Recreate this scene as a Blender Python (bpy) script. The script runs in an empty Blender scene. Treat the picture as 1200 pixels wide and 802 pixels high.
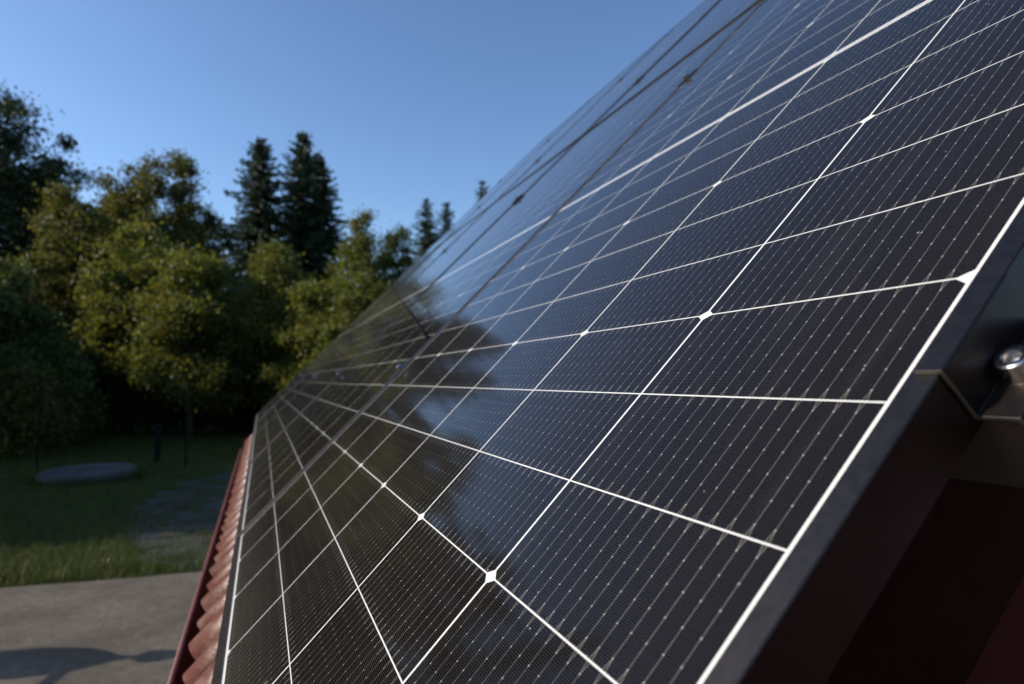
import bpy, bmesh, math, random
import numpy as np
from mathutils import Vector, Matrix

R = math.radians
C = bpy.context.scene.collection
S = bpy.context.scene

# ------------------------------------------------------------------ camera
HC = 2.2
cam_d = bpy.data.cameras.new("camera")
cam = bpy.data.objects.new("camera", cam_d)
C.objects.link(cam)
fw = Vector((0.35269891, 0.93392536, 0.05819706))
rt = Vector((0.93551094, -0.35329771, 0.0))
up = rt.cross(fw)
M = Matrix((rt, up, -fw)).transposed().to_4x4()
M.translation = Vector((0, 0, HC))
cam.matrix_world = M
cam_d.lens = 23.26
cam_d.sensor_width = 36.0
cam_d.clip_start = 0.01
cam_d.clip_end = 3000
cam_d.dof.use_dof = True
cam_d.dof.focus_distance = 0.43
cam_d.dof.aperture_fstop = 9.0
S.camera = cam

# ------------------------------------------------------------------ sky, sun, exposure
SUN_AZ, SUN_EL = -77.0, 27.0          # azimuth from +Y towards +X
w = bpy.data.worlds.new("World")
S.world = w
w.use_nodes = True
wt = w.node_tree
bg = wt.nodes["Background"]
sky = wt.nodes.new("ShaderNodeTexSky")
sky.sky_type = 'NISHITA'
sky.sun_disc = False
sky.sun_elevation = R(SUN_EL)
sky.sun_rotation = R(SUN_AZ)
sky.altitude = 400
sky.air_density = 1.0
sky.dust_density = 1.1
sky.ozone_density = 3.0
hs = wt.nodes.new("ShaderNodeHueSaturation")
hs.inputs["Saturation"].default_value = 1.0
gm = wt.nodes.new("ShaderNodeGamma")
gm.inputs["Gamma"].default_value = 1.17
wt.links.new(sky.outputs[0], hs.inputs["Color"])
wt.links.new(hs.outputs[0], gm.inputs["Color"])
wt.links.new(gm.outputs[0], bg.inputs[0])
bg.inputs[1].default_value = 0.132

sl = bpy.data.lights.new("sun", 'SUN')
sl.energy = 4.1
sl.angle = R(0.53)
sl.color = (1.0, 0.90, 0.76)
so = bpy.data.objects.new("sun", sl)
C.objects.link(so)
sd = Vector((math.sin(R(SUN_AZ)) * math.cos(R(SUN_EL)), math.cos(R(SUN_AZ)) * math.cos(R(SUN_EL)), math.sin(R(SUN_EL))))
so.rotation_euler = (-sd).to_track_quat('-Z', 'Y').to_euler()
so.location = sd * 60

S.view_settings.view_transform = 'Standard'
S.view_settings.look = 'None'
S.view_settings.exposure = 0.22
S.view_settings.gamma = 1.0
S.render.engine = 'CYCLES'
S.cycles.max_bounces = 8
S.cycles.transparent_max_bounces = 8

# ------------------------------------------------------------------ helpers
class G:
    """small node graph builder"""
    def __init__(s, name):
        s.m = bpy.data.materials.new(name)
        s.m.use_nodes = True
        s.t = s.m.node_tree
        s.p = s.t.nodes["Principled BSDF"]
        s.out = s.t.nodes["Material Output"]
    def n(s, typ, **kw):
        nd = s.t.nodes.new(typ)
        for k, v in kw.items():
            setattr(nd, k, v)
        return nd
    def link(s, a, b):
        s.t.links.new(a, b)
    def put(s, sock, v):
        if hasattr(v, "is_output") or isinstance(v, bpy.types.NodeSocket):
            s.link(v, sock)
        else:
            sock.default_value = v
    def math(s, op, a, b=None, c=None, clamp=False):
        nd = s.n("ShaderNodeMath", operation=op)
        nd.use_clamp = clamp
        s.put(nd.inputs[0], a)
        if b is not None: s.put(nd.inputs[1], b)
        if c is not None: s.put(nd.inputs[2], c)
        return nd.outputs[0]
    def mix(s, f, a, b):
        nd = s.n("ShaderNodeMix", data_type='RGBA')
        s.put(nd.inputs[0], f)
        s.put(nd.inputs[6], a if not isinstance(a, tuple) else (*a, 1))
        s.put(nd.inputs[7], b if not isinstance(b, tuple) else (*b, 1))
        return nd.outputs[2]
    def coord(s, which="Object"):
        return s.n("ShaderNodeTexCoord").outputs[which]
    def noise(s, scale, detail=4, rough=0.55, vec=None, out=0):
        nd = s.n("ShaderNodeTexNoise")
        nd.inputs["Scale"].default_value = scale
        nd.inputs["Detail"].default_value = detail
        nd.inputs["Roughness"].default_value = rough
        if vec is not None: s.link(vec, nd.inputs["Vector"])
        return nd.outputs[out]
    def ramp(s, f, stops):
        nd = s.n("ShaderNodeValToRGB")
        cr = nd.color_ramp
        while len(cr.elements) < len(stops): cr.elements.new(0.5)
        for e, (p, c) in zip(cr.elements, stops):
            e.position = p
            e.color = (*c, 1) if len(c) == 3 else c
        s.link(f, nd.inputs[0])
        return nd.outputs[0]
    def bump(s, h, strength=0.3, dist=0.01):
        nd = s.n("ShaderNodeBump")
        nd.inputs["Strength"].default_value = strength
        nd.inputs["Distance"].default_value = dist
        s.link(h, nd.inputs["Height"])
        s.link(nd.outputs[0], s.p.inputs["Normal"])
        return nd.outputs[0]
    def set(s, **kw):
        for k, v in kw.items():
            s.put(s.p.inputs[k.replace("_", " ")], v if not (isinstance(v, tuple) and len(v) == 3) else (*v, 1))
        return s

def link_mesh(name, verts, faces, mat, parent=None, smooth=False, loc=None):
    me = bpy.data.meshes.new(name)
    me.from_pydata([tuple(v) for v in verts], [], [tuple(f) for f in faces])
    me.update()
    if smooth:
        me.polygons.foreach_set("use_smooth", [True] * len(me.polygons))
    o = bpy.data.objects.new(name, me)
    C.objects.link(o)
    if mat: me.materials.append(mat)
    if parent: o.parent = parent
    if loc is not None: o.location = loc
    return o

def fast_mesh(name, V, F, mat, parent=None):
    """V (n,3) array, F (m,k) array"""
    me = bpy.data.meshes.new(name)
    k = F.shape[1]
    me.vertices.add(len(V)); me.vertices.foreach_set("co", V.astype(np.float32).ravel())
    me.loops.add(F.size); me.loops.foreach_set("vertex_index", F.astype(np.int32).ravel())
    me.polygons.add(len(F))
    me.polygons.foreach_set("loop_start", np.arange(0, F.size, k, dtype=np.int32))
    me.polygons.foreach_set("loop_total", np.full(len(F), k, dtype=np.int32))
    me.update(calc_edges=True)
    me.validate()
    o = bpy.data.objects.new(name, me)
    C.objects.link(o)
    me.materials.append(mat)
    if parent: o.parent = parent
    return o

class MB:
    """collects shapes for one mesh"""
    def __init__(s): s.v = []; s.f = []
    def box(s, a, b):
        (x0, y0, z0), (x1, y1, z1) = a, b
        i = len(s.v)
        s.v += [(x0, y0, z0), (x1, y0, z0), (x1, y1, z0), (x0, y1, z0), (x0, y0, z1), (x1, y0, z1), (x1, y1, z1), (x0, y1, z1)]
        s.f += [(i, i+3, i+2, i+1), (i+4, i+5, i+6, i+7), (i, i+1, i+5, i+4), (i+1, i+2, i+6, i+5), (i+2, i+3, i+7, i+6), (i+3, i, i+4, i+7)]
        return s
    def prism(s, prof, axis, t0, t1):
        """closed 2-D profile extruded along an axis ('x','y','z')"""
        i = len(s.v); n = len(prof)
        for t in (t0, t1):
            for a, b in prof:
                s.v.append({'x': (t, a, b), 'y': (a, t, b), 'z': (a, b, t)}[axis])
        for k in range(n):
            j = (k + 1) % n
            s.f.append((i+k, i+j, i+n+j, i+n+k))
        s.f.append(tuple(i + k for k in range(n))[::-1]); s.f.append(tuple(i + n + k for k in range(n)))
        return s
    def tube(s, pts, rad, seg=10, caps=True):
        pts = [Vector(p) for p in pts]
        rad = rad if isinstance(rad, (list, tuple)) else [rad] * len(pts)
        i = len(s.v)
        for k, p in enumerate(pts):
            d = (pts[min(k+1, len(pts)-1)] - pts[max(k-1, 0)]).normalized()
            a = d.orthogonal().normalized() if k == 0 else (a - d * a.dot(d)).normalized()
            b = d.cross(a)
            for q in range(seg):
                t = 2 * math.pi * q / seg
                s.v.append(tuple(p + rad[k] * (a * math.cos(t) + b * math.sin(t))))
        for k in range(len(pts) - 1):
            for q in range(seg):
                r = (q + 1) % seg
                s.f.append((i + k*seg + q, i + k*seg + r, i + (k+1)*seg + r, i + (k+1)*seg + q))
        if caps:
            s.f.append(tuple(i + q for q in range(seg))[::-1])
            s.f.append(tuple(i + (len(pts)-1)*seg + q for q in range(seg)))
        return s
    def lathe(s, prof, seg=32, c=(0, 0, 0)):
        i = len(s.v)
        for r, z in prof:
            for q in range(seg):
                t = 2 * math.pi * q / seg
                s.v.append((c[0] + r * math.cos(t), c[1] + r * math.sin(t), c[2] + z))
        for k in range(len(prof) - 1):
            for q in range(seg):
                r = (q + 1) % seg
                s.f.append((i + k*seg + q, i + k*seg + r, i + (k+1)*seg + r, i + (k+1)*seg + q))
        return s
    def build(s, name, mat, parent=None, smooth=False, loc=None, bevel=0.0):
        o = link_mesh(name, s.v, s.f, mat, parent, smooth, loc)
        bm = bmesh.new(); bm.from_mesh(o.data)
        bmesh.ops.recalc_face_normals(bm, faces=bm.faces)
        bm.to_mesh(o.data); bm.free()
        if bevel:
            md = o.modifiers.new("bevel", 'BEVEL'); md.width = bevel; md.segments = 2; md.limit_method = 'ANGLE'
        return o

def tag(o, label, cat, group=None):
    o["label"] = label; o["category"] = cat
    if group: o["group"] = group
    return o

def empty(name, loc=(0, 0, 0), rot=(0, 0, 0)):
    o = bpy.data.objects.new(name, None)
    C.objects.link(o)
    o.location = loc; o.rotation_euler = rot
    o.empty_display_size = 0.1
    return o

def copy_thing(o):
    c = o.copy(); C.objects.link(c)
    for ch in list(o.children):
        d = ch.copy(); C.objects.link(d); d.parent = c
        for g in list(ch.children):
            e = g.copy(); C.objects.link(e); e.parent = d
    return c

# ------------------------------------------------------------------ the roof plane's own axes
ROOF = R(45.826)
ROT = (0, -ROOF, 0)                              # local x = up the slope, y = along the eave, z = off the roof
VU = Vector((math.cos(ROOF), 0, math.sin(ROOF)))
NU = Vector((-math.sin(ROOF), 0, math.cos(ROOF)))
CV, CU = 0.0712, 0.1752                          # one third-cut cell
ORG = Vector((0.12328, 0.18513, HC - 0.11040)) - VU * (3 * CV)
def on_roof(x, y, z=0.0):
    return ORG + VU * x + Vector((0, y, 0)) + NU * z

# ------------------------------------------------------------------ materials
def paint(name, col, rough=0.4, var=0.06, scale=8.0, metallic=0.0, spec=0.5, bump=0.0):
    g = G(name)
    v = g.noise(scale, 6, 0.6, g.coord())
    lo = tuple(c * (1 - var * 2) for c in col); hi = tuple(min(1, c * (1 + var * 2)) for c in col)
    g.set(Base_Color=g.ramp(v, [(0.3, lo), (0.7, hi)]), Metallic=metallic, Specular_IOR_Level=spec)
    rv = g.noise(scale * 6, 4, 0.6, g.coord())
    mr = g.n("ShaderNodeMapRange"); g.link(rv, mr.inputs[0]); mr.inputs[3].default_value = max(0.02, rough - 0.1); mr.inputs[4].default_value = rough + 0.1
    g.link(mr.outputs[0], g.p.inputs["Roughness"])
    if bump:
        g.bump(rv, bump, 0.004)
    return g.m

black_alu = paint("black_anodised", (0.070, 0.060, 0.054), 0.40, 0.06, 30, metallic=1.0)
mill_alu = paint("mill_aluminium", (0.45, 0.44, 0.42), 0.38, 0.08, 40, metallic=1.0)
steel = paint("polished_steel", (0.62, 0.60, 0.58), 0.18, 0.08, 200, metallic=1.0)
rail_brown = paint("rail_brown", (0.085, 0.062, 0.055), 0.55, 0.15, 14)
black_rubber = paint("matte_black", (0.006, 0.006, 0.006), 0.9, 0.1, 20, spec=0.1)

def roof_metal():
    g = G("red_roof_paint")
    co = g.coord()
    n1 = g.noise(5, 6, 0.65, co); n2 = g.noise(85, 4, 0.7, co)
    c = g.ramp(n1, [(0.3, (0.095, 0.027, 0.021)), (0.7, (0.145, 0.045, 0.035))])
    dust = g.ramp(g.noise(26, 8, 0.7, co), [(0.48, (0, 0, 0)), (0.75, (1, 1, 1))])
    c = g.mix(g.math('MULTIPLY', dust, 0.55), c, (0.36, 0.26, 0.22))
    at = g.n("ShaderNodeAttribute"); at.attribute_name = "valley_shade"
    gap_shade = g.math('MULTIPLY', at.outputs["Fac"], g.math('ADD', 0.55, g.math('MULTIPLY', n1, 0.6)), clamp=True)
    c = g.mix(gap_shade, c, (0.022, 0.015, 0.010))  # shade between the ribs, painted into the valleys as dark colour
    g.set(Base_Color=c, Roughness=g.math('ADD', 0.30, g.math('MULTIPLY', gap_shade, 0.5)), Specular_IOR_Level=0.9)
    g.bump(n2, 0.55, 0.003)
    return g.m
red_metal = roof_metal()
gutter_red = paint("gutter_red", (0.115, 0.026, 0.021), 0.5, 0.12, 6, spec=0.3)
plaster = paint("painted_boards", (0.075, 0.018, 0.012), 0.9, 0.1, 3, bump=0.3, spec=0.08)
wood_dark = paint("dark_timber", (0.030, 0.008, 0.005), 0.9, 0.2, 12, spec=0.05)

def cell_material():
    g = G("solar_glass_and_cells")
    co = g.coord()
    sep = g.n("ShaderNodeSeparateXYZ"); g.link(co, sep.inputs[0])
    X, Y = sep.outputs[0], sep.outputs[1]          # x up the slope (short side of a cell), y along the eave
    m = g.math
    HALF = 12 * CV; GAP = 0.010
    upper = m('GREATER_THAN', X, HALF + GAP * 0.5)
    ingap = m('MULTIPLY', m('GREATER_THAN', X, HALF - 0.0006), m('LESS_THAN', X, HALF + GAP + 0.0006))
    xs = m('SUBTRACT', X, m('MULTIPLY', upper, GAP))
    vx = m('DIVIDE', xs, CV); vy = m('DIVIDE', Y, CU)
    fx = m('FRACT', vx); fy = m('FRACT', vy)
    dx = m('MULTIPLY', m('MINIMUM', fx, m('SUBTRACT', 1.0, fx)), CV)
    dy = m('MULTIPLY', m('MINIMUM', fy, m('SUBTRACT', 1.0, fy)), CU)
    f3 = m('FRACT', m('DIVIDE', vx, 3.0))
    d3 = m('MULTIPLY', m('MINIMUM', f3, m('SUBTRACT', 1.0, f3)), 3 * CV)
    line = m('MAXIMUM', m('LESS_THAN', dx, 0.00045), m('LESS_THAN', dy, 0.0010))
    cham = m('LESS_THAN', m('ADD', m('DIVIDE', dy, 0.0077), m('DIVIDE', d3, 0.0049)), 1.0)
    outx = m('MAXIMUM', m('LESS_THAN', X, 0.0006), m('GREATER_THAN', X, 2 * HALF + GAP - 0.0006))
    outy = m('MAXIMUM', m('LESS_THAN', Y, 0.0006), m('GREATER_THAN', Y, 6 * CU - 0.0006))
    white = m('MAXIMUM', m('MAXIMUM', line, cham), m('MAXIMUM', m('MAXIMUM', outx, outy), ingap))
    # bus wires: fifteen to a cell, with solder pads and forked ends
    bb = m('MULTIPLY', m('ABSOLUTE', m('SUBTRACT', m('FRACT', m('ADD', m('MULTIPLY', fy, 16.0), 0.5)), 0.5)), CU / 16)
    away = m('GREATER_THAN', dy, 0.005)          # fifteen bus wires, none on the cell's own edge
    bb = m('ADD', bb, m('MULTIPLY', m('SUBTRACT', 1.0, away), 1.0))
    EDGE = 0.0062
    inner = m('GREATER_THAN', dx, EDGE)
    wire = m('MULTIPLY', m('LESS_THAN', bb, 0.00014), inner)
    spread = m('MULTIPLY', m('DIVIDE', m('SUBTRACT', EDGE, dx), EDGE), 0.0012)
    fork = m('MULTIPLY', m('LESS_THAN', m('ABSOLUTE', m('SUBTRACT', bb, spread)), 0.00020), m('SUBTRACT', 1.0, inner))
    step = (CV - 2 * EDGE) / 5.0
    t = m('DIVIDE', m('SUBTRACT', m('MULTIPLY', fx, CV), EDGE), step)
    dr = m('MULTIPLY', m('ABSOLUTE', m('SUBTRACT', t, m('ROUND', t))), step)
    okp = m('GREATER_THAN', dx, EDGE - 0.001)
    pad = m('MULTIPLY', m('LESS_THAN', m('ADD', m('MULTIPLY', bb, bb), m('MULTIPLY', m('MULTIPLY', dr, dr), 0.55)), 0.00035 ** 2), okp)
    # print fingers
    fing = m('LESS_THAN', m('ABSOLUTE', m('SUBTRACT', m('FRACT', m('DIVIDE', xs, 0.00119)), 0.5)), 0.062)
    # per cell tone
    cid = g.n("ShaderNodeCombineXYZ")
    g.link(m('FLOOR', vx), cid.inputs[0]); g.link(m('FLOOR', vy), cid.inputs[1])
    oi = g.n("ShaderNodeObjectInfo"); g.link(m('MULTIPLY', oi.outputs["Random"], 91.0), cid.inputs[2])
    wn = g.n("ShaderNodeTexWhiteNoise", noise_dimensions='3D'); g.link(cid.outputs[0], wn.inputs[0])
    base = g.mix(wn.outputs[0], (0.0018, 0.0015, 0.0018), (0.0030, 0.0025, 0.0029))
    base = g.mix(fing, base, (0.055, 0.046, 0.040))
    wtone = g.mix(wn.outputs[0], (0.13, 0.12, 0.105), (0.20, 0.185, 0.165))
    base = g.mix(m('MAXIMUM', wire, fork), base, wtone)
    base = g.mix(pad, base, (0.40, 0.38, 0.35))
    base = g.mix(white, base, (0.63, 0.62, 0.59))
    mid = m('ABSOLUTE', m('SUBTRACT', X, HALF + GAP * 0.5))
    ribbon = m('MAXIMUM', m('LESS_THAN', mid, 0.0006), m('MULTIPLY', m('GREATER_THAN', mid, 0.0026), m('LESS_THAN', mid, 0.0034)))
    base = g.mix(m('MULTIPLY', ribbon, ingap), base, (0.20, 0.195, 0.185))
    # dust: specks and faint dried drops on the outer face
    vor = g.n("ShaderNodeTexVoronoi", feature='F1'); vor.inputs["Scale"].default_value = 130
    g.link(co, vor.inputs["Vector"])
    sepc = g.n("ShaderNodeSeparateColor"); g.link(vor.outputs["Color"], sepc.inputs[0])
    speck = m('MULTIPLY', m('LESS_THAN', vor.outputs["Distance"], m('MULTIPLY', sepc.outputs[1], 0.075)), m('GREATER_THAN', sepc.outputs[0], 0.84))
    vor2 = g.n("ShaderNodeTexVoronoi", feature='F1'); vor2.inputs["Scale"].default_value = 16
    g.link(co, vor2.inputs["Vector"])
    sep2 = g.n("ShaderNodeSeparateColor"); g.link(vor2.outputs["Color"], sep2.inputs[0])
    wob = g.noise(180, 3, 0.6, co)
    drop = m('MULTIPLY', m('LESS_THAN', m('ADD', vor2.outputs["Distance"], m('MULTIPLY', m('SUBTRACT', wob, 0.5), 0.10)), m('MULTIPLY', sep2.outputs[1], 0.07)), m('GREATER_THAN', sep2.outputs[0], 0.55))
    base = g.mix(m('MULTIPLY', drop, m('MULTIPLY', wob, 0.34)), base, (0.35, 0.34, 0.32))
    base = g.mix(m('MULTIPLY', speck, 0.7), base, (0.55, 0.52, 0.48))
    film = g.noise(3.0, 8, 0.7, co)
    base = g.mix(m('MULTIPLY', film, 0.008), base, (0.40, 0.38, 0.34))
    mp = g.n("ShaderNodeMapping"); mp.inputs["Scale"].default_value = (3.0, 34.0, 1.0); g.link(co, mp.inputs["Vector"])
    runs = g.ramp(g.noise(1.0, 5, 0.65, mp.outputs[0]), [(0.52, (0, 0, 0)), (0.80, (1, 1, 1))])
    base = g.mix(m('MULTIPLY', runs, 0.022), base, (0.42, 0.39, 0.34))
    low = m('MULTIPLY', m('POWER', m('SUBTRACT', 1.0, m('DIVIDE', X, 0.10), clamp=True), 2.0), m('ADD', 0.03, m('MULTIPLY', g.noise(60, 5, 0.7, co), 0.10)))
    base = g.mix(low, base, (0.30, 0.27, 0.22))
    g.set(Base_Color=base, Roughness=0.55, Specular_IOR_Level=0.0)
    g.p.inputs["Coat Weight"].default_value = 1.0
    g.p.inputs["Coat IOR"].default_value = 1.22
    g.link(m('ADD', m('MULTIPLY', g.noise(22, 5, 0.6, co), 0.05), 0.055), g.p.inputs["Coat Roughness"])
    g.p.inputs["Sheen Weight"].default_value = 0.07
    g.p.inputs["Sheen Roughness"].default_value = 0.16
    g.p.inputs["Sheen Tint"].default_value = (1, 0.95, 0.88, 1)
    bp = g.n("ShaderNodeBump"); bp.inputs["Strength"].default_value = 0.012; bp.inputs["Distance"].default_value = 0.002
    g.link(g.noise(30, 2, 0.5, co), bp.inputs["Height"])
    g.link(bp.outputs[0], g.p.inputs["Coat Normal"])
    return g.m
cells = cell_material()

# ------------------------------------------------------------------ ground
def ground_mat():
    g = G("lawn_soil")
    co = g.coord()
    a = g.noise(0.35, 6, 0.6, co); b = g.noise(6, 8, 0.7, co)
    c = g.ramp(b, [(0.3, (0.020, 0.030, 0.008)), (0.55, (0.045, 0.068, 0.016)), (0.8, (0.085, 0.095, 0.030))])
    c = g.mix(g.math('MULTIPLY', a, 0.5), c, (0.07, 0.075, 0.025))
    g.set(Base_Color=c, Roughness=0.95, Specular_IOR_Level=0.1)
    g.bump(b, 0.8, 0.06)
    return g.m
GZ = lambda x, y: 0.0
def grid(name, xs, ys, zf, mat):
    V = np.array([(x, y, zf(x, y)) for y in ys for x in xs]); n = len(xs)
    F = np.array([(j*n+i, j*n+i+1, (j+1)*n+i+1, (j+1)*n+i) for j in range(len(ys)-1) for i in range(n-1)])
    return fast_mesh(name, V, F, mat)
def lawn_z(x, y):
    return -0.10 + 0.03 * math.sin(x * 0.9 + 1) * math.sin(y * 0.7) + (0.02 * max(0, y - 26) if y < 70 else 0.88)
lawn = grid("lawn", [-900, -300, -100, -60] + list(np.linspace(-40, 40, 81)) + [60, 100, 300, 900],
            [-400, -100, -40, -20] + list(np.linspace(-10, 70, 81)) + [100, 200, 400, 1200], lawn_z, ground_mat())
lawn["kind"] = "structure"

def concrete_mat(name, dark, light):
    g = G(name)
    co = g.coord()
    a = g.noise(1.1, 8, 0.65, co); b = g.noise(38, 8, 0.75, co); d = g.noise(13, 7, 0.75, co)
    c = g.ramp(a, [(0.40, dark), (0.60, light)])
    c = g.mix(g.ramp(d, [(0.40, (0, 0, 0)), (0.66, (0.85, 0.85, 0.85))]), c, tuple(x * 0.6 for x in dark))
    grit = g.noise(120, 4, 0.8, co)
    c = g.mix(g.ramp(grit, [(0.50, (0, 0, 0)), (0.68, (0.75, 0.75, 0.75))]), c, tuple(min(1, x * 1.7) for x in light))
    c = g.mix(g.ramp(b, [(0.34, (0.8, 0.8, 0.8)), (0.48, (0, 0, 0))]), c, tuple(x * 0.45 for x in dark))
    g.set(Base_Color=c, Roughness=0.92, Specular_IOR_Level=0.2)
    g.bump(b, 0.9, 0.012)
    return g.m
conc = concrete_mat("old_concrete", (0.110, 0.090, 0.067), (0.195, 0.165, 0.126))
rng = random.Random(4)
# yard slab with a slightly broken far edge
top = [(x, 8.62 - 0.055 * (x + 2.5) + rng.uniform(-0.02, 0.02)) for x in np.arange(-9.0, 1.01, 0.25)]
prof = [(-9.0, -8.0)] + top + [(1.0, -8.0)]
yard = MB().prism([(x, y) for x, y in prof], 'z', -0.25, 0.0).build("concrete_yard", conc)
yard["kind"] = "structure"

def gravel_mat():
    g = G("gravel")
    co = g.coord()
    v = g.n("ShaderNodeTexVoronoi"); v.inputs["Scale"].default_value = 26; g.link(co, v.inputs["Vector"])
    sp = g.n("ShaderNodeSeparateColor"); g.link(v.outputs["Color"], sp.inputs[0])
    c = g.ramp(sp.outputs[0], [(0.0, (0.036, 0.034, 0.031)), (1.0, (0.105, 0.100, 0.093))])
    c = g.mix(g.ramp(g.noise(2.2, 6, 0.6, co), [(0.36, (0, 0, 0)), (0.56, (0.95, 0.95, 0.95))]), c, (0.035, 0.042, 0.016))
    g.set(Base_Color=c, Roughness=0.9, Specular_IOR_Level=0.2)
    g.bump(v.outputs["Distance"], 0.8, 0.03)
    return g.m
def gravel_left(y):
    return float(np.interp(y, [8.5, 9.5, 11, 14, 16.5, 18, 20], [-0.75, -1.15, -1.85, -2.1, -1.6, -0.9, 0.0])) + 0.10 * math.sin(y * 3.7) + 0.07 * math.sin(y * 8.1 + 1)
GV, GF = [], []
ysv = np.arange(8.0, 20.6, 0.12)
for y in ysv:
    xl = gravel_left(y)
    for k in range(7):
        x = xl + (1.0 - xl) * k / 6
        GV.append((x, y, lawn_z(x, y) + 0.016))
for j in range(len(ysv) - 1):
    for k in range(6):
        a = j * 7 + k
        GF.append((a, a + 1, a + 8, a + 7))
gp = link_mesh("gravel_path", GV, GF, gravel_mat())
gp["kind"] = "structure"

# ------------------------------------------------------------------ house: walls, tiled roof, gutter, verge
HY0, HY1 = ORG.y + 0.10, ORG.y + 5.46
house = empty("house", (ORG.x + 0.2, HY0 + 0.1, 0))
tag(house, "low house under a steep red metal roof carrying the solar panels", "house")
HL = house.location
RIDGE = 3.72
def rib(y):
    p = (y % 0.25)
    def hump(c, hw):
        d = abs(p - c) / hw
        return 0 if d >= 1 else (math.cos(d * math.pi / 2) ** 0.34)
    return max(hump(0.066, 0.047), 0.92 * hump(0.188, 0.034))
def roof_sheet(name, mirror=False):
    xs = [-0.2065, -0.1, 0.3, 1.0, 2.0, 3.0, RIDGE]
    ys = list(np.arange(0, HY1 - HY0 + 0.001, 0.0065))
    V, F = [], []
    ridge = on_roof(RIDGE, 0, -0.1)
    for y in ys:
        for x in xs:
            p = on_roof(x, 0, -0.132 + 0.050 * rib(y + 0.02))
            px = p.x if not mirror else 2 * ridge.x - p.x
            V.append((px - HL.x, HY0 + y - HL.y, p.z))
    n = len(xs)
    for j in range(len(ys) - 1):
        for i in range(n - 1):
            q = (j*n+i, j*n+i+1, (j+1)*n+i+1, (j+1)*n+i)
            F.append(q if mirror else q[::-1])
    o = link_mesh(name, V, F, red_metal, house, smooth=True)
    da = o.data.attributes.new("valley_shade", 'FLOAT', 'POINT')  # strength of the painted shade, full on the valley floors
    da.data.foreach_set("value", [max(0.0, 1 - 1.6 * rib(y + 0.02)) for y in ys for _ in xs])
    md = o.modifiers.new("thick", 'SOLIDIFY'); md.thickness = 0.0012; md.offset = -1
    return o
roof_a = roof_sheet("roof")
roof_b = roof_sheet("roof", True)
ridge_p = on_roof(RIDGE, 0, -0.085)
MB().tube([(ridge_p.x - HL.x, -0.1, ridge_p.z), (ridge_p.x - HL.x, HY1 - HL.y, ridge_p.z)], 0.07, 12).build("ridge_cap", red_metal, house, smooth=True)
# walls
ev = on_roof(-0.2, 0, -0.16)
x0w, x1w = 0.32, 2 * ridge_p.x - 0.32
zt0 = ev.z + (x0w - ev.x) * math.tan(ROOF) - 0.02
zr = ev.z + (ridge_p.x - ev.x) * math.tan(ROOF) - 0.02
MB().prism([(x0w - HL.x, -0.1), (x1w - HL.x, -0.1), (x1w - HL.x, zt0), (ridge_p.x - HL.x, zr), (x0w - HL.x, zt0)], 'y', 0.04, HY1 - HY0 - 0.24).build("wall", plaster, house)
# verge boards and fascia
for yy in (-0.094, HY1 - HL.y - 0.030):
    a = on_roof(-0.19, 0, -0.118); b = on_roof(RIDGE - 0.02, 0, -0.118)
    a2 = on_roof(-0.19, 0, -0.255); b2 = on_roof(RIDGE - 0.02, 0, -0.255)
    MB().prism([(p.x - HL.x, p.z) for p in (a, b, b2, a2)], 'y', yy, yy + 0.022).build("verge_board", wood_dark, house)
fa = on_roof(-0.135, 0, -0.13)
MB().box((fa.x - HL.x, -0.07, fa.z - 0.18), (fa.x + 0.022 - HL.x, HY1 - HL.y - 0.04, fa.z - 0.01)).build("fascia", wood_dark, house)
# gutter: half-round trough with rolled outer lip
gx, gz, gr = -0.082, HC - 0.545, 0.054
V, F = [], []
ang = np.linspace(math.pi, 2 * math.pi, 17)
pr = [(gx + gr * math.cos(t), gz + gr * math.sin(t)) for t in ang]
gy0, gy1 = HY0 - 0.02, HY1 + 0.02
for y in (gy0, gy1):
    for x, z in pr: V.append((x - HL.x, y - HL.y, z))
for k in range(16): F.append((k, k + 1, 17 + k + 1, 17 + k))
gut = link_mesh("gutter", V, F, gutter_red, house, smooth=True)
md = gut.modifiers.new("thick", 'SOLIDIFY'); md.thickness = 0.0015
MB().tube([(gx - gr - 0.004 - HL.x, gy0 - HL.y, gz + 0.001), (gx - gr - 0.004 - HL.x, gy1 - HL.y, gz + 0.001)], 0.0078, 12).build("rim", gutter_red, gut, smooth=True)
for yb in (2.07, 4.0):
    MB().prism([(gx + (gr + 0.006) * math.cos(t) - HL.x, gz + (gr + 0.006) * math.sin(t)) for t in ang] +
               [(gx + (gr + 0.0025) * math.cos(t) - HL.x, gz + (gr + 0.0025) * math.sin(t)) for t in ang[::-1]], 'y', yb - HL.y, yb + 0.06 - HL.y).build("joint_sleeve", gutter_red, gut)
MB().tube([(gx - HL.x, 5.3 - HL.y, gz - gr + 0.01), (gx - HL.x, 5.3 - HL.y, gz - 0.2), (gx + 0.30 - HL.x, 5.3 - HL.y, gz - 0.45), (gx + 0.30 - HL.x, 5.3 - HL.y, 0.12)], 0.035, 12).build("downpipe", gutter_red, house, smooth=True)

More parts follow.
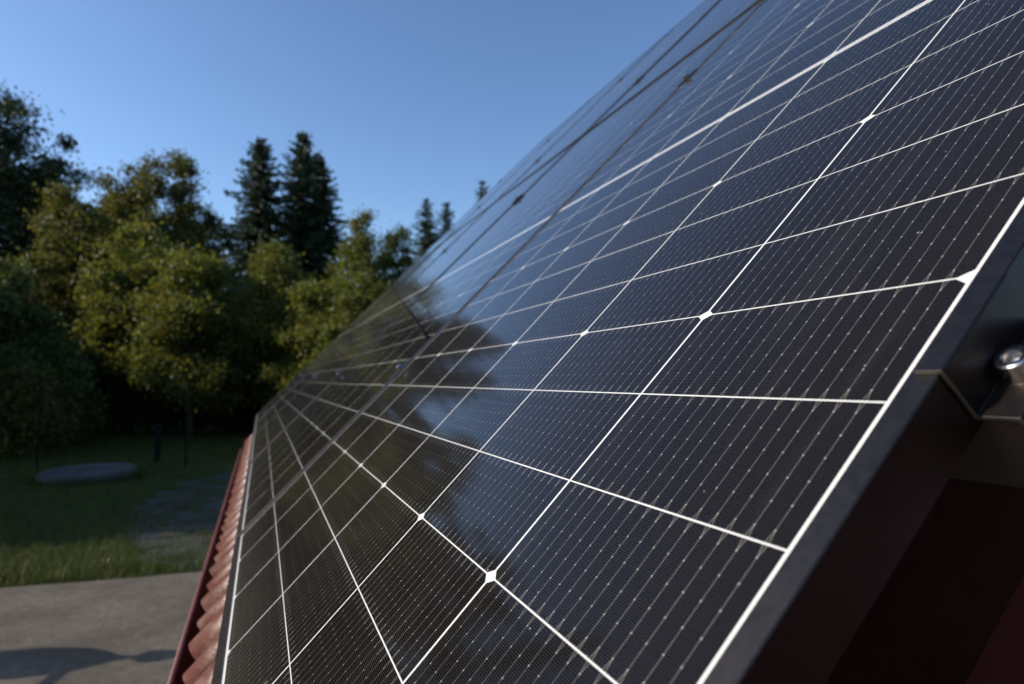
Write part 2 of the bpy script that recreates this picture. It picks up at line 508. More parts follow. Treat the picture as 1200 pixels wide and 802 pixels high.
# ------------------------------------------------------------------ solar panels
PXL = 24 * CV + 0.010          # cell field, up the slope
PYL = 6 * CU
BX0, BX1, BY0, BY1 = -0.0152, PXL + 0.0135, -0.0146, PYL + 0.0135
def make_panel():
    root = empty("solar_panel", on_roof(0, 0), ROT)
    # frame: closed profile swept round the rectangle with mitred corners
    prof = [(0, -0.027), (0, 0.0011), (0.0006, 0.0017), (0.0118, 0.0017), (0.0122, 0.0013), (0.0122, -0.0055),
            (0.0016, -0.0055), (0.0016, -0.0254), (0.026, -0.0254), (0.026, -0.027)]
    V, F = [], []
    for d, z in prof:
        V += [(BX0 + d, BY0 + d, z), (BX1 - d, BY0 + d, z), (BX1 - d, BY1 - d, z), (BX0 + d, BY1 - d, z)]
    n = len(prof)
    for k in range(n):
        j = (k + 1) % n
        for c in range(4):
            e = (c + 1) % 4
            F.append((k*4 + c, k*4 + e, j*4 + e, j*4 + c))
    fr = link_mesh("frame", V, F, black_alu, root)
    bm = bmesh.new(); bm.from_mesh(fr.data); bmesh.ops.recalc_face_normals(bm, faces=bm.faces); bm.to_mesh(fr.data); bm.free()
    MB().box((BX0 + 0.0121, BY0 + 0.0121, -0.0050), (BX1 - 0.0121, BY1 - 0.0121, 0.0)).build("glass_sheet", cells, root)
    MB().box((PXL * 0.5 - 0.02, PYL * 0.5 - 0.04, -0.022), (PXL * 0.5 + 0.06, PYL * 0.5 + 0.04, -0.0052)).build("junction_box", black_rubber, root)
    return root
PITCH_Y = BY1 - BY0 + 0.012
PITCH_X = BX1 - BX0 + 0.012
order = ["nearest the camera", "second from the camera", "third and middle one",
         "fourth from the camera", "fifth and farthest"]
p0 = make_panel()
for row in range(2):
    for k in range(5):
        p = p0 if (row, k) == (0, 0) else copy_thing(p0)
        jig = random.Random(row * 7 + k)
        p.location = on_roof(row * PITCH_X, k * PITCH_Y)
        if (row, k) != (0, 0):
            p.rotation_euler = (R(jig.uniform(-.12, .12)), -ROOF + R(jig.uniform(-.12, .12)), 0)
        tag(p, "black framed solar panel, %s row, %s" % (("lower", "upper")[row], order[k]), "solar panel", "solar panels laid in two rows on the red roof")

# ------------------------------------------------------------------ rails and clamps
RAILS = [5.55 * CV, 18.85 * CV, PITCH_X + 5.1 * CV, PITCH_X + 16.2 * CV]
YA, YB = -0.085, 5 * PITCH_Y + 0.04
names = ["lowest rail, near the eave", "second rail, under the top of the lower row", "third rail, under the foot of the upper row", "highest rail, near the ridge"]
def rail(x, lab):
    root = empty("mounting_rail", on_roof(x, YA, -0.0273), ROT)
    L = YB - YA
    w, h, t, s = 0.020, 0.042, 0.0022, 0.006
    prof = [(-w, 0), (-s, 0), (-s, -t), (-w + t, -t), (-w + t, -h + t), (w - t, -h + t), (w - t, -t), (s, -t), (s, 0), (w, 0), (w, -h), (-w, -h)]
    MB().prism(prof, 'y', 0, L).build("channel", rail_brown, root)
    for y in np.arange(0.55, L, 1.1):
        MB().box((-0.062, y, -h - 0.012), (-0.0205, y + 0.04, -h + 0.004)).build("roof_bracket", black_alu, root)
    tag(root, "dark aluminium mounting rail across the roof, " + lab, "rail", "mounting rails under the solar panels")
for x, l in zip(RAILS, names): rail(x, l)

def bolt_parts(root, z0, zh, x=0.0, y=0.0):
    MB().tube([(x, y, z0), (x, y, zh + 0.001)], 0.004, 12).build("bolt_shank", steel, root, smooth=False)
    r = 0.0064; h = 0.0085
    prof = [(0.0048, 0), (r, 0.0), (r + 0.0001, 0.0006), (r, 0.0012), (r, h - 0.0012), (r - 0.0004, h - 0.0004), (r - 0.0012, h), (0.0036, h), (0.0034, h - 0.0004), (0.0033, h - 0.0042), (0.0, h - 0.0048)]
    hd = MB().lathe(prof, 36, (x, y, zh)).build("bolt_head", steel, root, smooth=False)
    return hd
def end_clamp():
    root = empty("end_clamp", (0, 0, 0), ROT)
    t = 0.0021
    # section in (y, z): hook over the frame, web, foot on the rail, turned-down toe
    outer = [(0.0095, 0.0019), (0.0095, 0.0019 + t), (-0.0006, 0.0019 + t), (-0.0014, 0.0036), (-0.0024, -0.0200), (-0.0185, -0.0200), (-0.0197, -0.0206), (-0.0240, -0.0300),
             (-0.0262, -0.0290), (-0.0212, -0.0186), (-0.0195, -0.0179), (-0.0040, -0.0179), (-0.0030, 0.0050), (-0.0006, 0.0061), (0.0080, 0.0061)]
    outer = [(0.0092, 0.0019), (-0.0004, 0.0019), (-0.0004, -0.0200 - t), (-0.0158, -0.0200 - t), (-0.0180, -0.0272), (-0.0200, -0.0264), (-0.0172, -0.0200), (-0.0025, -0.0200), (-0.0025, 0.0032), (-0.0018, 0.0040), (0.0088, 0.0040)]
    cb = MB().prism(outer, 'x', -0.0265, 0.0265).build("clamp_body", black_alu, root, bevel=0.0003)
    cb.data.materials.append(mill_alu)                 # sawn ends are bare metal
    for pl in cb.data.polygons:
        if abs(pl.normal.x) > 0.9: pl.material_index = 1
    bolt_parts(root, -0.034, -0.0200, -0.004, -0.0092)
    return root
ec = end_clamp()
first = True
pos = ["by the eave", "second up the slope", "third up the slope", "highest one"]
for x, l in zip(RAILS, pos):
    for far in (0, 1):
        o = ec if first else copy_thing(ec)
        first = False
        if far:
            o.location = on_roof(x, 4 * PITCH_Y + BY1 + 0.0002)
            o.rotation_euler = Matrix((VU, Vector((0, 1, 0)), NU)).transposed().to_euler()
            o.rotation_euler = (Matrix((-VU, Vector((0, -1, 0)), NU)).transposed()).to_euler()
        else:
            o.location = on_roof(x, BY0 - 0.0002)
        tag(o, "black end clamp with steel bolt, %s gable edge, %s" % (("near", "far")[far], l), "clamp", "end clamps holding the outer panel frames")
def mid_clamp():
    root = empty("mid_clamp", (0, 0, 0), ROT)
    prof = [(-0.0125, 0.0019), (-0.0055, 0.0019), (-0.0055, -0.020), (0.0055, -0.020), (0.0055, 0.0019), (0.0125, 0.0019), (0.0125, 0.0036), (-0.0125, 0.0036)]
    MB().prism(prof, 'x', -0.028, 0.028).build("clamp_body", black_alu, root, bevel=0.0003)
    bolt_parts(root, -0.034, 0.0036)
    return root
mc = mid_clamp()
first = True
ordj = ["first", "second", "third", "fourth"]
for i, x in enumerate(RAILS):
    for j in range(1, 5):
        o = mc if first else copy_thing(mc)
        first = False
        o.location = on_roof(x, j * PITCH_Y + BY0 - 0.006)
        tag(o, "small mid clamp, %s panel joint from the camera, %s" % (ordj[j-1], pos[i]), "clamp", "mid clamps in the joints between panels")

# thin black strand lying straight across the lower row
a = Vector((6.78 * CV, 1 * PITCH_Y + BY0 + 0.03, 0.0045)); b = Vector((20.9 * CV, 5 * PITCH_Y + BY0 - 0.03, 0.0045))
cab = empty("black_strand", on_roof(a.x, a.y, 0), ROT)
pts = [(a.lerp(b, t) - Vector((a.x, a.y, 0))) for t in np.linspace(0, 1, 24)]
MB().tube(pts, 0.0020, 8).build("strand_body", black_rubber, cab, smooth=True)
tag(cab, "thin black strand lying straight and slantwise across the lower solar panels", "black_strand")

# ------------------------------------------------------------------ foliage
def leaf_mat(name, cols, trans=0.5, rough=0.5):
    g = G(name)
    geo = g.n("ShaderNodeNewGeometry")
    c = g.ramp(geo.outputs["Random Per Island"], [(i / (len(cols) - 1), cc) for i, cc in enumerate(cols)])
    big = g.noise(0.9, 3, 0.5, g.coord())
    c2 = g.n("ShaderNodeHueSaturation"); g.link(c, c2.inputs["Color"])
    mr = g.n("ShaderNodeMapRange"); g.link(big, mr.inputs[0]); mr.inputs[1].default_value = 0.3; mr.inputs[2].default_value = 0.7; mr.inputs[3].default_value = 0.485; mr.inputs[4].default_value = 0.52
    g.link(mr.outputs[0], c2.inputs["Hue"])
    g.set(Base_Color=c2.outputs[0], Roughness=rough, Specular_IOR_Level=0.3)
    tr = g.n("ShaderNodeBsdfTranslucent")
    tc = g.n("ShaderNodeHueSaturation"); g.link(c2.outputs[0], tc.inputs["Color"]); tc.inputs["Value"].default_value = 1.5; tc.inputs["Saturation"].default_value = 1.1
    g.link(tc.outputs[0], tr.inputs[0])
    ms = g.n("ShaderNodeMixShader"); ms.inputs[0].default_value = trans
    g.link(g.p.outputs[0], ms.inputs[1]); g.link(tr.outputs[0], ms.inputs[2])
    g.link(ms.outputs[0], g.out.inputs[0])
    return g.m
def bark_mat(name, lo, hi):
    g = G(name)
    v = g.noise(9, 8, 0.7, g.coord())
    g.set(Base_Color=g.ramp(v, [(0.35, lo), (0.65, hi)]), Roughness=0.9, Specular_IOR_Level=0.1)
    g.bump(v, 0.6, 0.03)
    return g.m
bark = bark_mat("bark", (0.035, 0.026, 0.018), (0.10, 0.08, 0.06))
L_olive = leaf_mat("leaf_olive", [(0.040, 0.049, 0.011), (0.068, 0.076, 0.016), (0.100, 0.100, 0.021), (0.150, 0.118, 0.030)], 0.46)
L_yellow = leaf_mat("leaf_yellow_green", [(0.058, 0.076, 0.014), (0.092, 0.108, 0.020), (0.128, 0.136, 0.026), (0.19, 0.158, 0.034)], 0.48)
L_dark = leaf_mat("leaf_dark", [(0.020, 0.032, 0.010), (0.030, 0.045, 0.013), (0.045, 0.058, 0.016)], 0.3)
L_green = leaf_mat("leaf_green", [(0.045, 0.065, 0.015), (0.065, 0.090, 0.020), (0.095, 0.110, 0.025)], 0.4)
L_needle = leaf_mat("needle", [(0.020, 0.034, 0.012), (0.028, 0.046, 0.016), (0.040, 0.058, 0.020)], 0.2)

def quads(P, A, B):
    """leaf quads (rhombs) centred at P with half-axes A, B"""
    n = len(P)
    V = np.empty((n, 4, 3)); V[:, 0] = P - A; V[:, 1] = P + B * 0.9 - A * 0.1; V[:, 2] = P + A; V[:, 3] = P - B * 0.9 - A * 0.1
    return V.reshape(-1, 3), np.arange(n * 4).reshape(n, 4)
def rand_axes(rs, n, size, elong=0.55):
    a = rs.normal(size=(n, 3)); a /= np.linalg.norm(a, axis=1)[:, None]
    b = rs.normal(size=(n, 3)); b -= a * (a * b).sum(1)[:, None]; b /= np.linalg.norm(b, axis=1)[:, None]
    s = size * rs.uniform(0.6, 1.3, size=(n, 1))
    return a * s, b * s * elong

def polar(az, d):
    return d * math.sin(R(az)), d * math.cos(R(az))

def broadleaf(name, az, dist, h, r, mat, label, cat="tree", seed=1, clumps=151, per=206, leaf=0.078, base=0.18, lobes=7, group=None, pointy=0.0, clump_r=0.42, trunk_r=None):
    rs = np.random.RandomState(seed)
    x, y = polar(az, dist); z = lawn_z(x, y)
    root = empty(name, (x, y, z))
    # several lobes make an uneven crown
    cen = []
    for k in range(lobes):
        t = (k + 0.5) / lobes
        zz = h * (base + (1 - base) * (0.18 + 0.68 * t))
        prof = (math.sin(math.pi * min(1, 0.18 + 0.82 * (1 - t) ** (0.75 + pointy)) * 0.62)) + 0.05
        rr = r * prof
        a = rs.uniform(0, 6.28)
        off = r * 0.42 * rs.uniform(0.4, 1) * (1 - t * 0.7)
        cen.append((off * math.cos(a), off * math.sin(a), zz, max(0.35, rr * rs.uniform(0.7, 0.95)), h * (1 - base) / lobes * rs.uniform(0.85, 1.25)))
    cen.append((0, 0, h * 0.87, max(0.3, r * 0.40), h * 0.13))
    P = []
    tips = []
    wts = np.array([c[3] ** 2 + 0.2 for c in cen]); wts /= wts.sum()
    for _ in range(clumps):
        cx, cy, cz, rr, rz = cen[rs.choice(len(cen), p=wts)]
        d = rs.normal(size=3); d /= np.linalg.norm(d)
        rad = rs.uniform(0.45, 1.08) ** 0.6
        c = np.array([cx + d[0] * rr * rad, cy + d[1] * rr * rad, cz + d[2] * rz * rad])
        c[2] = max(c[2], 0.15)
        tips.append(c)
        n = int(per * rs.uniform(0.5, 1.5)); cr = clump_r * rs.uniform(0.6, 1.35)
        q = rs.normal(size=(n, 3)) * np.array([cr, cr, cr * 0.75]) * 0.6 + c
        P.append(q)
    P = np.concatenate(P); P = P[P[:, 2] > 0.05]
    A, B = rand_axes(rs, len(P), leaf)
    V, F = quads(P, A, B)
    fast_mesh("crown", V, F, mat, root)
    tr = trunk_r or max(0.06, h * 0.014)
    mb = MB()
    lean = rs.uniform(-0.05, 0.05, 2) * h
    mb.tube([(0, 0, -0.2), (lean[0] * .2, lean[1] * .2, h * .22), (lean[0] * .6, lean[1] * .6, h * .5), (lean[0], lean[1], h * .85)], [tr * 1.3, tr, tr * .7, tr * .2], 9)
    for i in range(0, len(tips), max(1, len(tips) // 26)):
        t = tips[i]; s0 = rs.uniform(0.25, 0.7)
        zb = min(t[2] * 0.8, h * s0)
        f = zb / (h * .85)
        p0_ = Vector((lean[0] * f, lean[1] * f, zb)); p2 = Vector(t)
        mid = p0_.lerp(p2, 0.5) + Vector((0, 0, -0.06 * h * rs.uniform(0, 1)))
        mb.tube([p0_, mid, p2], [tr * .45, tr * .28, tr * .08], 6, caps=False)
    mb.build("trunk", bark, root, smooth=True)
    tag(root, label, cat, group)
    return root

def spruce(az, dist, h, r, label, seed, skirt=0.05, dens=1.0, group="spruces above the bushes"):
    rs = np.random.RandomState(seed)
    x, y = polar(az, dist); z = lawn_z(x, y)
    root = empty("spruce_tree", (x, y, z))
    P, A, B = [], [], []
    zz = h * skirt
    lop = rs.uniform(0, 6.28)
    while zz < h * 0.992:
        t = zz / h
        L = r * (1 - t) ** 0.58 * (1 - 0.25 * t ** 6) + 0.05
        nb = int((6 + 7 * (1 - t)) * dens) + 2
        a0 = rs.uniform(0, 6.28)
        for k in range(nb):
            a = a0 + 6.283 * k / nb + rs.uniform(-.35, .35)
            ln = L * rs.uniform(0.45, 1.12) * (1 + 0.12 * math.cos(a - lop))
            if rs.uniform() < 0.06: continue
            n = max(5, int(ln * 15 * dens))
            s = np.linspace(0.05, 1, n)
            up_ = 0.55 * max(0, t - 0.72) / 0.28
            droop = -(0.34 - up_) * ln * s ** 1.2 + 0.20 * ln * s ** 3
            q = np.stack([np.cos(a) * s * ln, np.sin(a) * s * ln, zz + droop + rs.uniform(-.1, .1)], 1)
            q += rs.normal(size=q.shape) * 0.04
            side = np.array([-np.sin(a), np.cos(a), 0])
            out = np.array([np.cos(a), np.sin(a), 0])
            for sg in (-1, 1, 0, 0):
                wv = side * sg * (0.18 + 0.50 * (1 - s))[:, None] * rs.uniform(.5, 1.2, (n, 1)) * min(1, ln)
                hang = np.array([0, 0, -1.0]) * (0.06 + 0.20 * rs.uniform(size=(n, 1)) ** 2) * (1.3 if sg == 0 else 0.8)
                P.append(q + wv * .5 + hang * .5)
                ax = wv * 0.5 + hang * 0.8 + out * 0.10
                A.append(ax * 0.8)
                bx = np.cross(ax, rs.normal(size=(n, 3))); bx /= (np.linalg.norm(bx, axis=1)[:, None] + 1e-9)
                B.append(bx * 0.05)
        zz += h * 0.0145 * rs.uniform(0.6, 1.5) + 0.02
    V, F = quads(np.concatenate(P), np.concatenate(A), np.concatenate(B))
    fast_mesh("crown", V, F, L_needle, root)
    MB().tube([(0, 0, -0.2), (0, 0, h * .5), (0, 0, h * .995)], [h * .012, h * .007, 0.012], 9).build("trunk", bark, root, smooth=True)
    tag(root, label, "tree", group)

gB = "broadleaf trees and bushes beyond the lawn"
# left to right, far ones first
broadleaf("broadleaf_tree", -17.9, 50, 19.4, 6.0, L_dark, "tall dark tree with ragged crown at the left edge of the photo", seed=11, clumps=287, per=228, leaf=0.139, base=0.22, lobes=9, group=gB, clump_r=0.75)
broadleaf("broadleaf_tree", -7.2, 38, 14.7, 3.0, L_olive, "tallest olive green tree, two rounded tops left of the spruces", seed=5, clumps=212, per=204, leaf=0.098, base=0.2, lobes=8, group=gB, clump_r=0.5)
broadleaf("broadleaf_tree", -10.3, 39, 13.2, 1.9, L_olive, "slim pointed olive tree left of the tallest olive tree", seed=6, clumps=106, per=192, leaf=0.098, base=0.3, lobes=7, group=gB, pointy=0.4)
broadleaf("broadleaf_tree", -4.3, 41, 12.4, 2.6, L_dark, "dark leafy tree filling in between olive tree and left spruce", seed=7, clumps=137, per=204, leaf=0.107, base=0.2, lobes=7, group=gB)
broadleaf("bush", -13.2, 36, 11.0, 3.0, L_olive, "broad olive yellow bush in front of the dark left tree", cat="bush", seed=8, clumps=237, per=216, leaf=0.090, base=0.08, lobes=7, group=gB, clump_r=0.5)
broadleaf("bush", -9.2, 32, 8.7, 2.5, L_yellow, "large olive bush with drooping sprays below the tallest olive tree", cat="bush", seed=9, clumps=206, per=216, leaf=0.090, base=0.12, lobes=7, group=gB, clump_r=0.5)
broadleaf("bush", -5.1, 29, 7.4, 2.1, L_yellow, "yellowing bush between the tallest olive tree and the left spruce", cat="bush", seed=10, clumps=175, per=204, leaf=0.090, base=0.10, lobes=7, group=gB, clump_r=0.5)
broadleaf("bush", -17.6, 28, 6.4, 2.2, L_green, "dark green bush under the tall dark tree", cat="bush", seed=12, clumps=150, per=204, leaf=0.090, base=0.04, lobes=6, group=gB)
broadleaf("bush", -15.8, 25, 2.7, 1.3, L_olive, "low pale bush beside the trunk at the lawn edge", cat="bush", seed=13, clumps=60, per=168, leaf=0.074, base=0.03, lobes=5, group=gB)
broadleaf("bush", -1.8, 33, 6.8, 1.9, L_green, "green bush at the foot of the left spruce", cat="bush", seed=14, clumps=137, per=204, leaf=0.090, base=0.06, lobes=6, group=gB)
broadleaf("bush", 1.3, 29, 7.9, 1.75, L_yellow, "rounded bright yellow green bush below the right spruce", cat="bush", seed=15, clumps=187, per=228, leaf=0.082, base=0.08, lobes=7, group=gB)
broadleaf("bush", 4.6, 26.5, 6.3, 1.8, L_yellow, "spreading yellow green bush between round bush and birch", cat="bush", seed=16, clumps=175, per=216, leaf=0.082, base=0.04, lobes=6, group=gB)
broadleaf("birch_tree", 7.6, 33, 10.4, 1.6, L_yellow, "slender light green birch with feathery top right of the spruces", seed=17, clumps=137, per=204, leaf=0.082, base=0.15, lobes=8, group=gB, pointy=0.3)
broadleaf("birch_tree", 10.6, 34, 10.3, 1.6, L_green, "darker slender birch close to the panel edge", seed=18, clumps=137, per=204, leaf=0.082, base=0.15, lobes=8, group=gB, pointy=0.3)
broadleaf("bush", 8.2, 25, 6.1, 2.0, L_yellow, "wide yellow green bush below the light birch", cat="bush", seed=19, clumps=200, per=216, leaf=0.082, base=0.03, lobes=6, group=gB)
broadleaf("bush", 12.2, 24, 5.6, 2.0, L_green, "green bush half hidden behind the far panel edge", cat="bush", seed=20, clumps=150, per=204, leaf=0.082, base=0.03, lobes=6, group=gB)
spruce(-0.4, 52, 20.0, 5.9, "left of the two tall dark spruces, narrow tip", 31)
spruce(2.8, 54, 21.6, 5.9, "tallest dark spruce with a sharp tip, right of the pair", 32)
spruce(4.3, 56, 20.4, 5.6, "dark spruce crowding the tallest spruce on its right side", 33)
spruce(13.2, 74, 22.0, 5.6, "small far spruce just left of the panel edge", 34, dens=0.7)
spruce(15.0, 75, 22.0, 5.2, "small far spruce half cut off by the panel edge", 35, dens=0.7)
spruce(18.1, 74, 24.4, 5.0, "far spruce tip peeking over the upper panel edge", 36, dens=0.7)
for i, (az, d, h) in enumerate([(-24.0, 56, 29.0), (-28.5, 58, 32.0), (-33.5, 56, 31.0), (-39, 60, 32.0)]):
    spruce(az, d, h, 7.5, ["tall spruce just outside the photo's left edge", "second tall spruce left of the photo", "third tall spruce left of the photo", "fourth tall spruce left of the photo"][i], 37 + i, dens=0.55)
# low growth along the lawn's far edge
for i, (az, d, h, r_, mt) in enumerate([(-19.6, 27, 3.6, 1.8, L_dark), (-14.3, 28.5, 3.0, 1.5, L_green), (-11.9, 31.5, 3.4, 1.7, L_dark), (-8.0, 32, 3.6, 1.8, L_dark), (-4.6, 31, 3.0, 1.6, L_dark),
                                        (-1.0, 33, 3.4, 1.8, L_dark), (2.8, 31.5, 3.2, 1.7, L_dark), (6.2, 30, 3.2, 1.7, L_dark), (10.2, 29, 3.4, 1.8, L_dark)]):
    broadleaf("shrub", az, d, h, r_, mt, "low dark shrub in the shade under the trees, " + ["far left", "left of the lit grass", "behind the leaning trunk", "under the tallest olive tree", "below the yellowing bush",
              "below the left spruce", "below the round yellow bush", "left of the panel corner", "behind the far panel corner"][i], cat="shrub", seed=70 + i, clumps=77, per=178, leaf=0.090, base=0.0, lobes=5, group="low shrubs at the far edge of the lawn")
# a wood beyond everything, one mass
rs = np.random.RandomState(99)
Pw = []
for k in range(900):
    az = rs.uniform(-46, 24); d = rs.uniform(58, 72); x, y = polar(az, d)
    hh = 7.5 + 2.5 * math.sin(az * 0.9) + 1.5 * math.sin(az * 2.3 + 1)
    c = np.array([x, y, lawn_z(x, y) + hh * rs.uniform(0.0, 1.0)])
    Pw.append(c + rs.normal(size=(45, 3)) * 0.75)
Pw = np.concatenate(Pw); Aw, Bw = rand_axes(rs, len(Pw), 0.36)
Vw, Fw = quads(Pw, Aw, Bw)
wood = fast_mesh("far_wood", Vw, Fw, L_dark)
wood["kind"] = "stuff"; wood["label"] = "dark wood closing the view behind the bushes"; wood["category"] = "wood"
# trees further left, which shade the lawn
for i, (xx, yy, h, r) in enumerate([(-13.5, 18.1, 10.5, 3.0), (-17.0, 25.5, 12.0, 3.6), (-20.5, 21.5, 13.0, 3.8), (-27, 20, 13.5, 3.8), (-24, 27, 14, 4.0), (-12.9, 31.5, 7.2, 2.8), (-12.6, 27.5, 6.6, 2.6), (-14.8, 36.5, 8.2, 2.8), (-10.8, 24.0, 5.6, 2.2), (-13.5, 15.3, 8.6, 2.1)]):
    broadleaf("broadleaf_tree", math.degrees(math.atan2(xx, yy)), math.hypot(xx, yy), h, r, (L_green, L_dark)[i % 2],
              ["small spreading tree left of the yard, behind the slim tree", "second tree of the row left of the lawn", "third tree of the row left of the lawn, broad crown",
               "outermost tree of the row left of the lawn", "biggest tree of the row left of the lawn", "low round tree left of the bushes, beyond the tall row",
               "low round tree beside the broad crowned row tree", "low round tree farthest left of the bushes", "lowest tree left of the round cover", "slim tree left of the gravel, nearest the house"][i],
              seed=50 + i, clumps=151, per=165, leaf=0.123, base=0.18, lobes=7, group=gB, clump_r=0.6)

# unseen red board building, added to warm the reflection in the frame's side
added_shed = empty("added_shed", (4.0, -5.2, 0))
MB().prism([(-6.0, 0), (6.0, 0), (6.0, 3.4), (0, 5.6), (-6.0, 3.4)], 'y', -4.0, 0.0).build("wall", plaster, added_shed)
MB().prism([(-6.5, 3.25), (0, 5.62), (6.5, 3.25), (6.5, 3.37), (0, 5.76), (-6.5, 3.37)], 'y', -4.3, 0.3).build("roof", red_metal, added_shed)
dr = MB().box((-2.2, 0.004, 0.0), (-1.2, 0.05, 2.05)).build("door", wood_dark, added_shed, bevel=0.005)
MB().tube([(-1.32, 0.05, 1.0), (-1.32, 0.10, 1.0), (-1.42, 0.10, 1.0)], 0.010, 8).build("handle", steel, dr)
MB().prism([(0.0, 2.1), (4.0, 1.15), (4.0, 1.10), (0.0, 2.05)], 'x', -5.2, 5.6).build("added_porch_roof", red_metal, added_shed)  # unseen sunlit red roof, added to redden the frame side's reflection
for px in (-4.9, 0.2, 5.3):
    MB().box((px - 0.05, 3.75, 0.0), (px + 0.05, 3.85, 1.13)).build("post", wood_dark, added_shed)
tag(added_shed, "added dark red board building, unseen, reflecting in the panel frame", "added_shed")

# ------------------------------------------------------------------ grass
def grass_mat():
    g = G("grass_blades")
    geo = g.n("ShaderNodeNewGeometry")
    c = g.ramp(geo.outputs["Random Per Island"], [(0, (0.032, 0.058, 0.008)), (0.5, (0.060, 0.096, 0.013)), (0.85, (0.10, 0.118, 0.020)), (1, (0.15, 0.13, 0.05))])
    pn = g.ramp(g.noise(0.9, 5, 0.65, g.coord()), [(0.40, (0, 0, 0)), (0.62, (1, 1, 1))])
    c = g.mix(g.math('MULTIPLY', pn, 0.6), c, (0.075, 0.068, 0.020))
    pd = g.ramp(g.noise(2.3, 4, 0.6, g.coord()), [(0.35, (1, 1, 1)), (0.55, (0, 0, 0))])
    c = g.mix(g.math('MULTIPLY', pd, 0.55), c, (0.020, 0.034, 0.009))
    g.set(Base_Color=c, Roughness=0.6, Specular_IOR_Level=0.15)
    tr = g.n("ShaderNodeBsdfTranslucent"); g.link(c, tr.inputs[0])
    ms = g.n("ShaderNodeMixShader"); ms.inputs[0].default_value = 0.35
    g.link(g.p.outputs[0], ms.inputs[1]); g.link(tr.outputs[0], ms.inputs[2]); g.link(ms.outputs[0], g.out.inputs[0])
    return g.m
gmat = grass_mat()
def blades(name, pts, hmin, hmax, wd, seed):
    rs = np.random.RandomState(seed)
    n = len(pts)
    hgt = rs.uniform(hmin, hmax, n); a = rs.uniform(0, 6.28, n); ln = rs.uniform(0.1, 0.7, n) * hgt
    s = np.stack([np.cos(a), np.sin(a), np.zeros(n)], 1); l = np.stack([-np.sin(a), np.cos(a), np.zeros(n)], 1)
    b = np.asarray(pts)
    V = np.empty((n, 3, 3))
    V[:, 0] = b - s * wd; V[:, 1] = b + s * wd
    V[:, 2] = b + l * ln[:, None] + np.stack([0 * hgt, 0 * hgt, hgt], 1)
    o = fast_mesh(name, V.reshape(-1, 3), np.arange(n * 3).reshape(n, 3), gmat)
    o["kind"] = "stuff"; o["label"] = "short uneven lawn grass beyond the concrete"; o["category"] = "grass"
    return o
rs = np.random.RandomState(3)
pts = []
while len(pts) < 70000:
    y = 8.4 + 20 * rs.uniform() ** 1.4; x = rs.uniform(-3.0 - y * 0.40, 0.4)
    if y < 8.70 - 0.055 * (x + 2.5) + 0.02: continue
    gl = gravel_left(y) + 0.15 * rs.normal()
    if x > gl and y < 18.5 + rs.normal() * 0.6:
        if math.sin(x * 5.1 + y * 1.3) * math.sin(y * 2.3 + x) + 0.4 * rs.normal() < 0.20: continue
    pts.append((x, y, lawn_z(x, y) - 0.01))
blades("grass", pts, 0.03, 0.17, 0.006, 5)
rs = np.random.RandomState(8)
pts = []
for _ in range(1600):                                     # taller tufts by the slab, the cover and the trees
    k = rs.randint(4)
    if k == 0: x = rs.uniform(-7, -1.6); y = 8.70 - 0.055 * (x + 2.5) + abs(rs.normal()) * 0.12
    elif k == 1: t = rs.uniform(0, 6.28); x = -3.75 + 1.1 * math.cos(t); y = 17.9 + 1.1 * math.sin(t)
    else: x = rs.uniform(-9, -1); y = rs.uniform(20, 31)
    pts.append((x, y, lawn_z(x, y)))
tall = blades("tall_grass", pts, 0.12, 0.55, 0.007, 6)
tall["label"] = "taller grass stalks along the slab, the round cover and the trees"
def weed(x, y, h, seed, label):
    r_ = random.Random(seed)
    root = empty("weed_stalk", (x, y, lawn_z(x, y)))
    mb = MB(); mb.tube([(0, 0, 0), (0.01, 0, h * .5), (0.04 * r_.uniform(-1, 1), 0.02, h)], [0.006, 0.004, 0.0015], 5)
    mb.build("stalk", straw, root)
    P = np.array([(r_.uniform(-.05, .05), r_.uniform(-.05, .05), h * r_.uniform(.2, 1)) for _ in range(30)])
    A, B = rand_axes(np.random.RandomState(seed), 30, 0.028)
    V, F = quads(P, A, B); fast_mesh("leaves", V, F, L_olive, root)
    tag(root, label, "weed", "weeds at the edge of the concrete")
straw = paint("straw", (0.26, 0.22, 0.11), 0.8, 0.1)
weed(-2.40, 8.75, 0.40, 2, "dry upright weed stalk at the concrete's far edge")
weed(-2.58, 8.80, 0.26, 4, "short weed left of the dry stalk at the concrete edge")
weed(-1.75, 9.35, 0.30, 7, "leafy weed between the concrete edge and the gravel")

# ------------------------------------------------------------------ round concrete cover, fence posts
cov = empty("well_cover", (-3.72, 17.95, lawn_z(-3.72, 17.95)), (R(2.2), R(-2.0), 0))
cmat = concrete_mat("cover_concrete", (0.058, 0.059, 0.062), (0.10, 0.10, 0.105))
def disc(z0, z1, r, n, sd_):
    q = random.Random(sd_)
    rr = [r * (1 + q.uniform(-.006, .006)) for _ in range(n)]
    return [(rr[k] * math.cos(6.2832 * k / n), rr[k] * math.sin(6.2832 * k / n)) for k in range(n)], z0, z1
p_, z0, z1 = disc(0.13, 0.24, 0.98, 64, 1)
MB().prism(p_, 'z', z0, z1).build("lid", cmat, cov, bevel=0.015)
p_, z0, z1 = disc(-0.2, 0.127, 0.86, 64, 2)
MB().prism(p_, 'z', z0, z1).build("ring", cmat, cov)
MB().tube([(-.18, 0, .235), (-.16, 0, .27), (.16, 0, .27), (.18, 0, .235)], 0.010, 8).build("lifting_handle", wood_dark, cov, smooth=True)
tag(cov, "wide round grey concrete well cover lying on the shaded grass", "well cover")

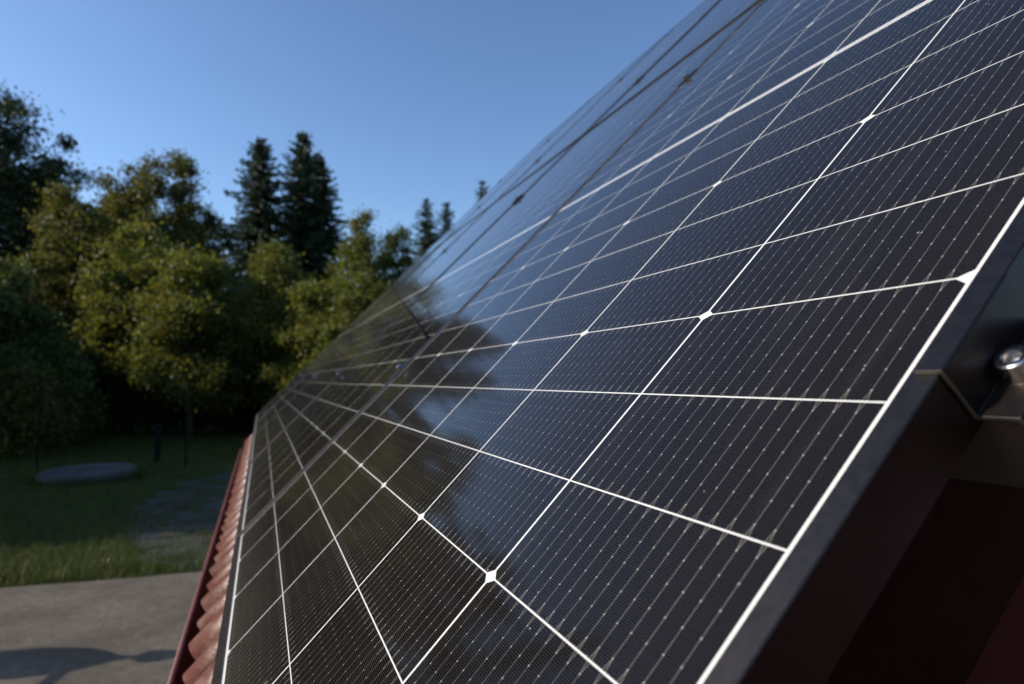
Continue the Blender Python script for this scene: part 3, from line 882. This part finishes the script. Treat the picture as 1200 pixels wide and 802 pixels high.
fmat = paint("post_dark", (0.010, 0.011, 0.010), 0.9, 0.2, 10, spec=0.05)
for (x, y, h, lab) in [(-4.85, 18.4, 2.35, "thin dark fence post beside the round concrete cover"), (-1.86, 19.8, 2.3, "thin dark fence post at the head of the gravel"), (-2.75, 21.4, 1.05, "short dark stump of a post behind the concrete cover")]:
    root = empty("fence_post", (x, y, lawn_z(x, y)))
    rr = 0.026 if h > 2 else 0.085
    MB().tube([(0, 0, -0.3), (0.0, 0, h * .5), (0.008, 0, h)], rr, 10).build("post", fmat, root, smooth=True)
    MB().lathe([(rr + 0.004, 0), (rr + 0.004, 0.03), (rr * .6, 0.05), (0, 0.055)], 12, (0.008, 0, h)).build("cap", fmat, root, smooth=True)
    tag(root, lab, "fence post", "dark fence posts on the shaded lawn")

# unseen iron shape added left of the frame to cast the concrete's shadow
sh = Vector((-sd.x, -sd.y, 0)).normalized()
tip = Vector((-0.62, 6.06, 0)); H = 1.46
bx = tip - sh * (H / math.tan(R(SUN_EL)))
st = empty("shadow_caster", (bx.x, bx.y, 0.0))
iron = paint("cast_iron", (0.03, 0.028, 0.026), 0.6, 0.2, 20)
MB().lathe([(0.0, 0.60), (0.14, 0.61), (0.24, 0.68), (0.29, 0.80), (0.30, 0.92), (0.25, 1.06), (0.14, 1.17), (0.065, 1.22), (0.055, 1.26), (0.0, 1.26)], 32).build("body", iron, st, smooth=True)
MB().tube([(0, 0, 1.24), (0, 0, 1.40)], 0.035, 14).build("flue", iron, st, smooth=True)
MB().lathe([(0.0, 1.36), (0.13, 1.38), (0.12, 1.42), (0.0, H)], 24).build("cowl", iron, st, smooth=True)
for k in range(3):
    a_ = 2.094 * k + 0.4
    MB().tube([(0.20 * math.cos(a_), 0.20 * math.sin(a_), 0.66), (0.33 * math.cos(a_), 0.33 * math.sin(a_), 0.0)], 0.018, 8).build("leg", iron, st)
nrm = Vector((-sh.y, sh.x, 0)) * -1
MB().tube([nrm * 0.18 + Vector((0, 0, 1.09)), nrm * 0.56 + Vector((0, 0, 1.09))], 0.030, 8).build("handle", iron, st)
tag(st, "unseen round bellied shape with a flue, added to shadow the concrete yard", "unseen_caster")
